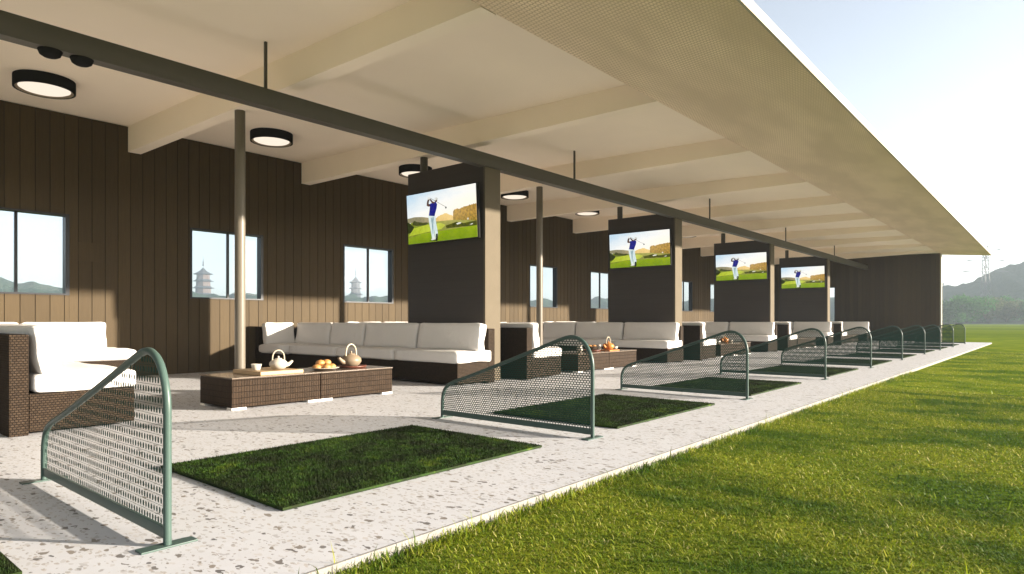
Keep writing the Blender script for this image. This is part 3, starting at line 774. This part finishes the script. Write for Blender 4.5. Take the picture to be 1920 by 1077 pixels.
bl_ = ['lowest roll at the left edge of the plate', 'roll at the front of the plate', 'roll at the right edge of the plate', 'roll at the back of the plate', 'roll on top of the pile, left of the two', 'roll on top of the pile, right of the two']
for i, (dx, dy, dz) in enumerate([(.02, -.115, .013), (.085, -.01, .012), (.03, .10, .013), (-.075, .02, .013), (.0, -.05, .068), (-.01, .05, .07)]):
    o = link('bread_roll', bunm, None, (-7.30+dx, 4.86+dy, ZT+dz), (R(random.uniform(-8, 8)), R(random.uniform(-8, 8)), i))
    tag(o, f'golden bread {bl_[i]}', 'bread roll', 'bread rolls on the cream plate')
tr = MB(); tr.lathe([(.001, 0), (.19, 0), (.205, .012), (.21, .03), (.20, .03), (.19, .016), (0, .014)], seg=36)
tag(tr.build('round_tray', M['redwood'], None, (-7.40, 5.36, ZT)), 'round dark red wooden tray under the tan kettle', 'tray')
t = thing('kettle', (-7.40, 5.36, ZT+.015), 'tan stoneware kettle with pale hooped handle on the round red tray', 'kettle', rz=R(8)); t.scale = (1.12, 1.12, 1.12)
teapot(t, -1, M['kettle'], M['rattan'])
# second bay table
y2 = P
tag(link('round_tray', bpy.data.meshes['round_tray'], None, (-7.55, 4.62+y2, ZT)), 'dark round tray holding a basket of rolls on the second bay table', 'tray')
bk = MB(); bk.lathe([(.001, 0), (.11, 0), (.14, .09), (.135, .09), (.105, .01), (0, .01)], seg=24)
tag(bk.build('bread_basket', M['wickert'], None, (-7.55, 4.62+y2, ZT+.015)), 'small woven basket of rolls on the second bay table', 'basket')
for i, (dx, dy) in enumerate(((.0, -.06), (.03, .06), (-.06, .01))):
    tag(link('bread_roll', bunm, None, (-7.55+dx, 4.62+y2+dy, ZT+.065)), 'golden roll in the small woven basket on the second bay table', 'bread roll', 'bread rolls in the woven basket')
for i, (dy, lab) in enumerate(((-.42, 'cream jug left of the woven basket on the second bay table'), (.30, 'cream cup right of the woven basket on the second bay table'))):
    j = MB(); j.lathe([(.001, 0), (.05, 0), (.065, .05), (.05, .11), (.045, .13), (.04, .128), (0, .03)], seg=20)
    tag(j.build('cream_jug' if i == 0 else 'tea_cup', M['ceramic'], None, (-7.55, 4.62+y2+dy, ZT)), lab, 'jug' if i == 0 else 'cup')
t = thing('kettle', (-7.42, 5.10+y2, ZT+.016), 'orange glazed kettle with tall thin pale handle on the second bay table', 'kettle'); teapot(t, -1, M['orange'], M['rattan'])
bo = MB(); bo.box(-.16, .16, -.2, .2, 0, .015, 0, .003); tag(bo.build('serving_board', M['orange'], None, (-7.42, 5.10+y2, ZT)), 'flat orange brown board under the orange kettle', 'board')
bw_ = MB(); bw_.lathe([(.001, 0), (.06, 0), (.085, .06), (.08, .06), (.055, .01), (0, .01)], seg=22)
tag(bw_.build('white_bowl', M['ceramic'], None, (-7.5, 5.48+y2, ZT+.014)), 'small white bowl on a dark plate at the far end of the second bay table', 'bowl')
dp = MB(); dp.lathe([(.001, 0), (.12, 0), (.15, .012), (0, .013)], seg=26); tag(dp.build('plate', M['black'], None, (-7.5, 5.48+y2, ZT)), 'dark plate under the small white bowl on the second bay table', 'plate')
# third bay
t = thing('kettle', (-7.5, 4.75+2*P, ZT), 'orange kettle with pale handle on the third bay table', 'kettle'); teapot(t, -1, M['orange'], M['rattan'])
tag(link('white_bowl', bpy.data.meshes['white_bowl'], None, (-7.5, 4.25+2*P, ZT)), 'small white bowl left of the orange kettle on the third bay table', 'bowl')
tag(link('white_bowl', bpy.data.meshes['white_bowl'], None, (-7.5, 5.2+2*P, ZT)), 'small white bowl right of the orange kettle on the third bay table', 'bowl')

# ------------------------------------------------------------------ far field: trees, pylons, pagodas
def tree_meshes(seed, h, w, lm):
    r = np.random.default_rng(seed); n = 4200
    nc = 16; cc = np.stack([r.normal(0, w*.27, nc), r.normal(0, w*.27, nc), h*(.22+.6*r.random(nc))], 1); cr = w*.13+w*.13*r.random(nc)
    k = r.integers(0, nc, n); d = r.normal(0, 1, (n, 3)); d /= np.linalg.norm(d, axis=1)[:, None]
    p = cc[k]+d*(cr[k]*(.55+.5*r.random(n)))[:, None]; p[:, 2] = np.maximum(p[:, 2], h*.03+h*.1*r.random(n))
    a = r.normal(0, 1, (n, 3)); a /= np.linalg.norm(a, axis=1)[:, None]; b = np.cross(a, r.normal(0, 1, (n, 3))); b /= np.linalg.norm(b, axis=1)[:, None]
    s = (h*.035*(.6+.8*r.random(n)))[:, None]
    V = np.concatenate([p-a*s, p+b*s*.6, p+a*s, p-b*s*.6]); i = np.arange(n)
    cm_ = npmesh('crown', V, np.stack([i, i+n, i+2*n, i+3*n], 1), lm)
    t = MB(); t.tube([(0, 0, 0), (.05*h*.1, 0, h*.3), (0, .02*h, h*.62)], [h*.028, h*.02, h*.008], 8)
    for q in range(5):
        a_ = q*1.3; t.tube([(0, 0, h*(.25+.06*q)), (math.cos(a_)*w*.13, math.sin(a_)*w*.13, h*(.42+.06*q)), (math.cos(a_)*w*.25, math.sin(a_)*w*.25, h*(.55+.05*q))], [h*.012, h*.008, h*.003], 6)
    return cm_, t.mesh('trunk', M['bark'])
kinds = [(tree_meshes(1, 9.5, 11, M['leaf_green']), 'fresh green tree'), (tree_meshes(2, 7.5, 9, M['leaf_olive']), 'pale olive tree'), (tree_meshes(3, 6.5, 8, M['leaf_dark']), 'dark green bushy tree'), (tree_meshes(4, 8.0, 10, M['leaf_green']), 'rounded green tree')]
def far_pt(u, d):
    r_ = (u-960)/1212*d; th = R(40.1); return r_*math.cos(th)-d*math.sin(th), r_*math.sin(th)+d*math.cos(th)
tl = [(1770, 205, 3), (1793, 200, 0), (1812, 210, 0), (1836, 214, 3), (1856, 205, 1), (1872, 222, 2), (1886, 208, 1), (1902, 224, 2), (1918, 212, 1), (1938, 205, 3), (1782, 226, 2), (1846, 236, 2), (1896, 240, 0)]
tn = ['farthest left, by the end wall edge', 'in the middle of the fresh green clump', 'on the right of the fresh green clump', 'just left of the pylon foot', 'just right of the pylon foot', 'between two pale trees', 'left of the photo edge under the hill', 'near the photo edge', 'at the right photo edge', 'just outside the right photo edge', 'behind the green clump', 'behind the pylon foot', 'behind the pale trees']
for i, (u, d, k) in enumerate(tl):
    x, y = far_pt(u, d); (cm_, tm), nm = kinds[k]
    t = thing('field_tree', (x, y, -.055), f'{nm} beyond the lawn, {tn[i]}', 'tree', 'trees along the far edge of the lawn', rz=i*1.7)
    s = random.uniform(1.0, 1.25); t.scale = (s, s, s*random.uniform(.85, 1.05)); link('crown', cm_, t); link('trunk', tm, t)
def pylon(u, d, h, label):
    x, y = far_pt(u, d); t = thing('lattice_pylon', (x, y, -.055), label, 'pylon', 'pylons beyond the lawn', rz=R(40))
    m = MB(); w = h*.075
    for sx in (-1, 1):
        for sy in (-1, 1): m.tube([(sx*w, sy*w, 0), (sx*w*.35, sy*w*.35, h*.6), (sx*w*.22, sy*w*.22, h)], h*.0045, 5)
    nb = 9
    for i in range(nb):
        z0, z1 = h*i/nb, h*(i+1)/nb; f = lambda z: w*(1-.65*z/(h*.6)) if z < h*.6 else w*(.35-.13*(z-h*.6)/(h*.4))
        a, b = f(z0), f(z1)
        for s in (-1, 1):
            m.tube([(-a, s*a, z0), (b, s*b, z1)], h*.0025, 4); m.tube([(a, s*a, z0), (-b, s*b, z1)], h*.0025, 4)
            m.tube([(s*a, -a, z0), (s*b, b, z1)], h*.0025, 4)
    m.build('lattice_tower', M['pylon'], t)
    for z, L in ((.66, .30), (.80, .25), (.94, .20)):
        c = MB(); c.tube([(-h*L, 0, h*z), (h*L, 0, h*z)], h*.004, 5); c.tube([(-h*L, 0, h*z), (0, 0, h*(z+.05)), (h*L, 0, h*z)], h*.003, 5); c.build('cross_arm', M['pylon'], t)
    return t
pylon(1848, 290, 35, 'tall lattice pylon standing left of the wooded hill slope')
pylon(1768, 420, 26, 'distant lattice pylon close to the edge of the end wall')
def pagoda(loc, h, w, label, wall):
    t = thing('pagoda', loc, label, 'pagoda', None, rz=R(20)); n = 5; th = h*.66/n
    for i in range(n):
        z = i*th; ww = w*(.36-.022*i); 
        b = MB(); b.lathe([(ww, z), (ww*.97, z+th*.72)], seg=8, smooth=False); b.build('storey', wall, t)
        rw = w*(.5-.028*i); r_ = MB()
        r_.lathe([(ww*.9, z+th*.66), (rw, z+th*.70), (rw*1.03, z+th*.76), (rw*.82, z+th*.83), (ww*.96, z+th*1.02)] if i < n-1 else [(ww*.9, z+th*.66), (rw, z+th*.70), (rw*1.04, z+th*.78), (rw*.7, z+th*.95), (rw*.35, z+th*1.25), (.02, z+th*1.75)], seg=8, smooth=False)
        r_.build('tier_roof', M['pagroof'], t)
    s = MB(); s.lathe([(w*.02, h*.78), (w*.035, h*.80), (w*.015, h*.83), (w*.03, h*.85), (w*.01, h*.88), (0.01, h)], seg=8); s.build('spire', M['pagroof'], t)
pagoda((-605.7, 274.3, 14), 48.4, 21, 'hazy pagoda with reddish storeys seen through the window behind the slim column', M['pagwall'])
pagoda((-497.4, 365.5, 10), 42.5, 15, 'grey hazy pagoda seen through the window left of the first screen partition', M['pagroof'])

# ------------------------------------------------------------------ air
t = T('haze_air'); pv_ = t.n('VolumePrincipled', Color=(.74, .87, 1.), Density=.0005, Anisotropy=.2)
t.t.links.new(pv_.outputs[0], t.out.inputs['Volume'])
hz = MB(); hz.box(-1040, 1040, -1040, 1040, -3, 72); ho = hz.build('haze', t.m); ho['kind'] = 'stuff'; ho['label'] = 'pale haze in the air'; ho['category'] = 'haze'
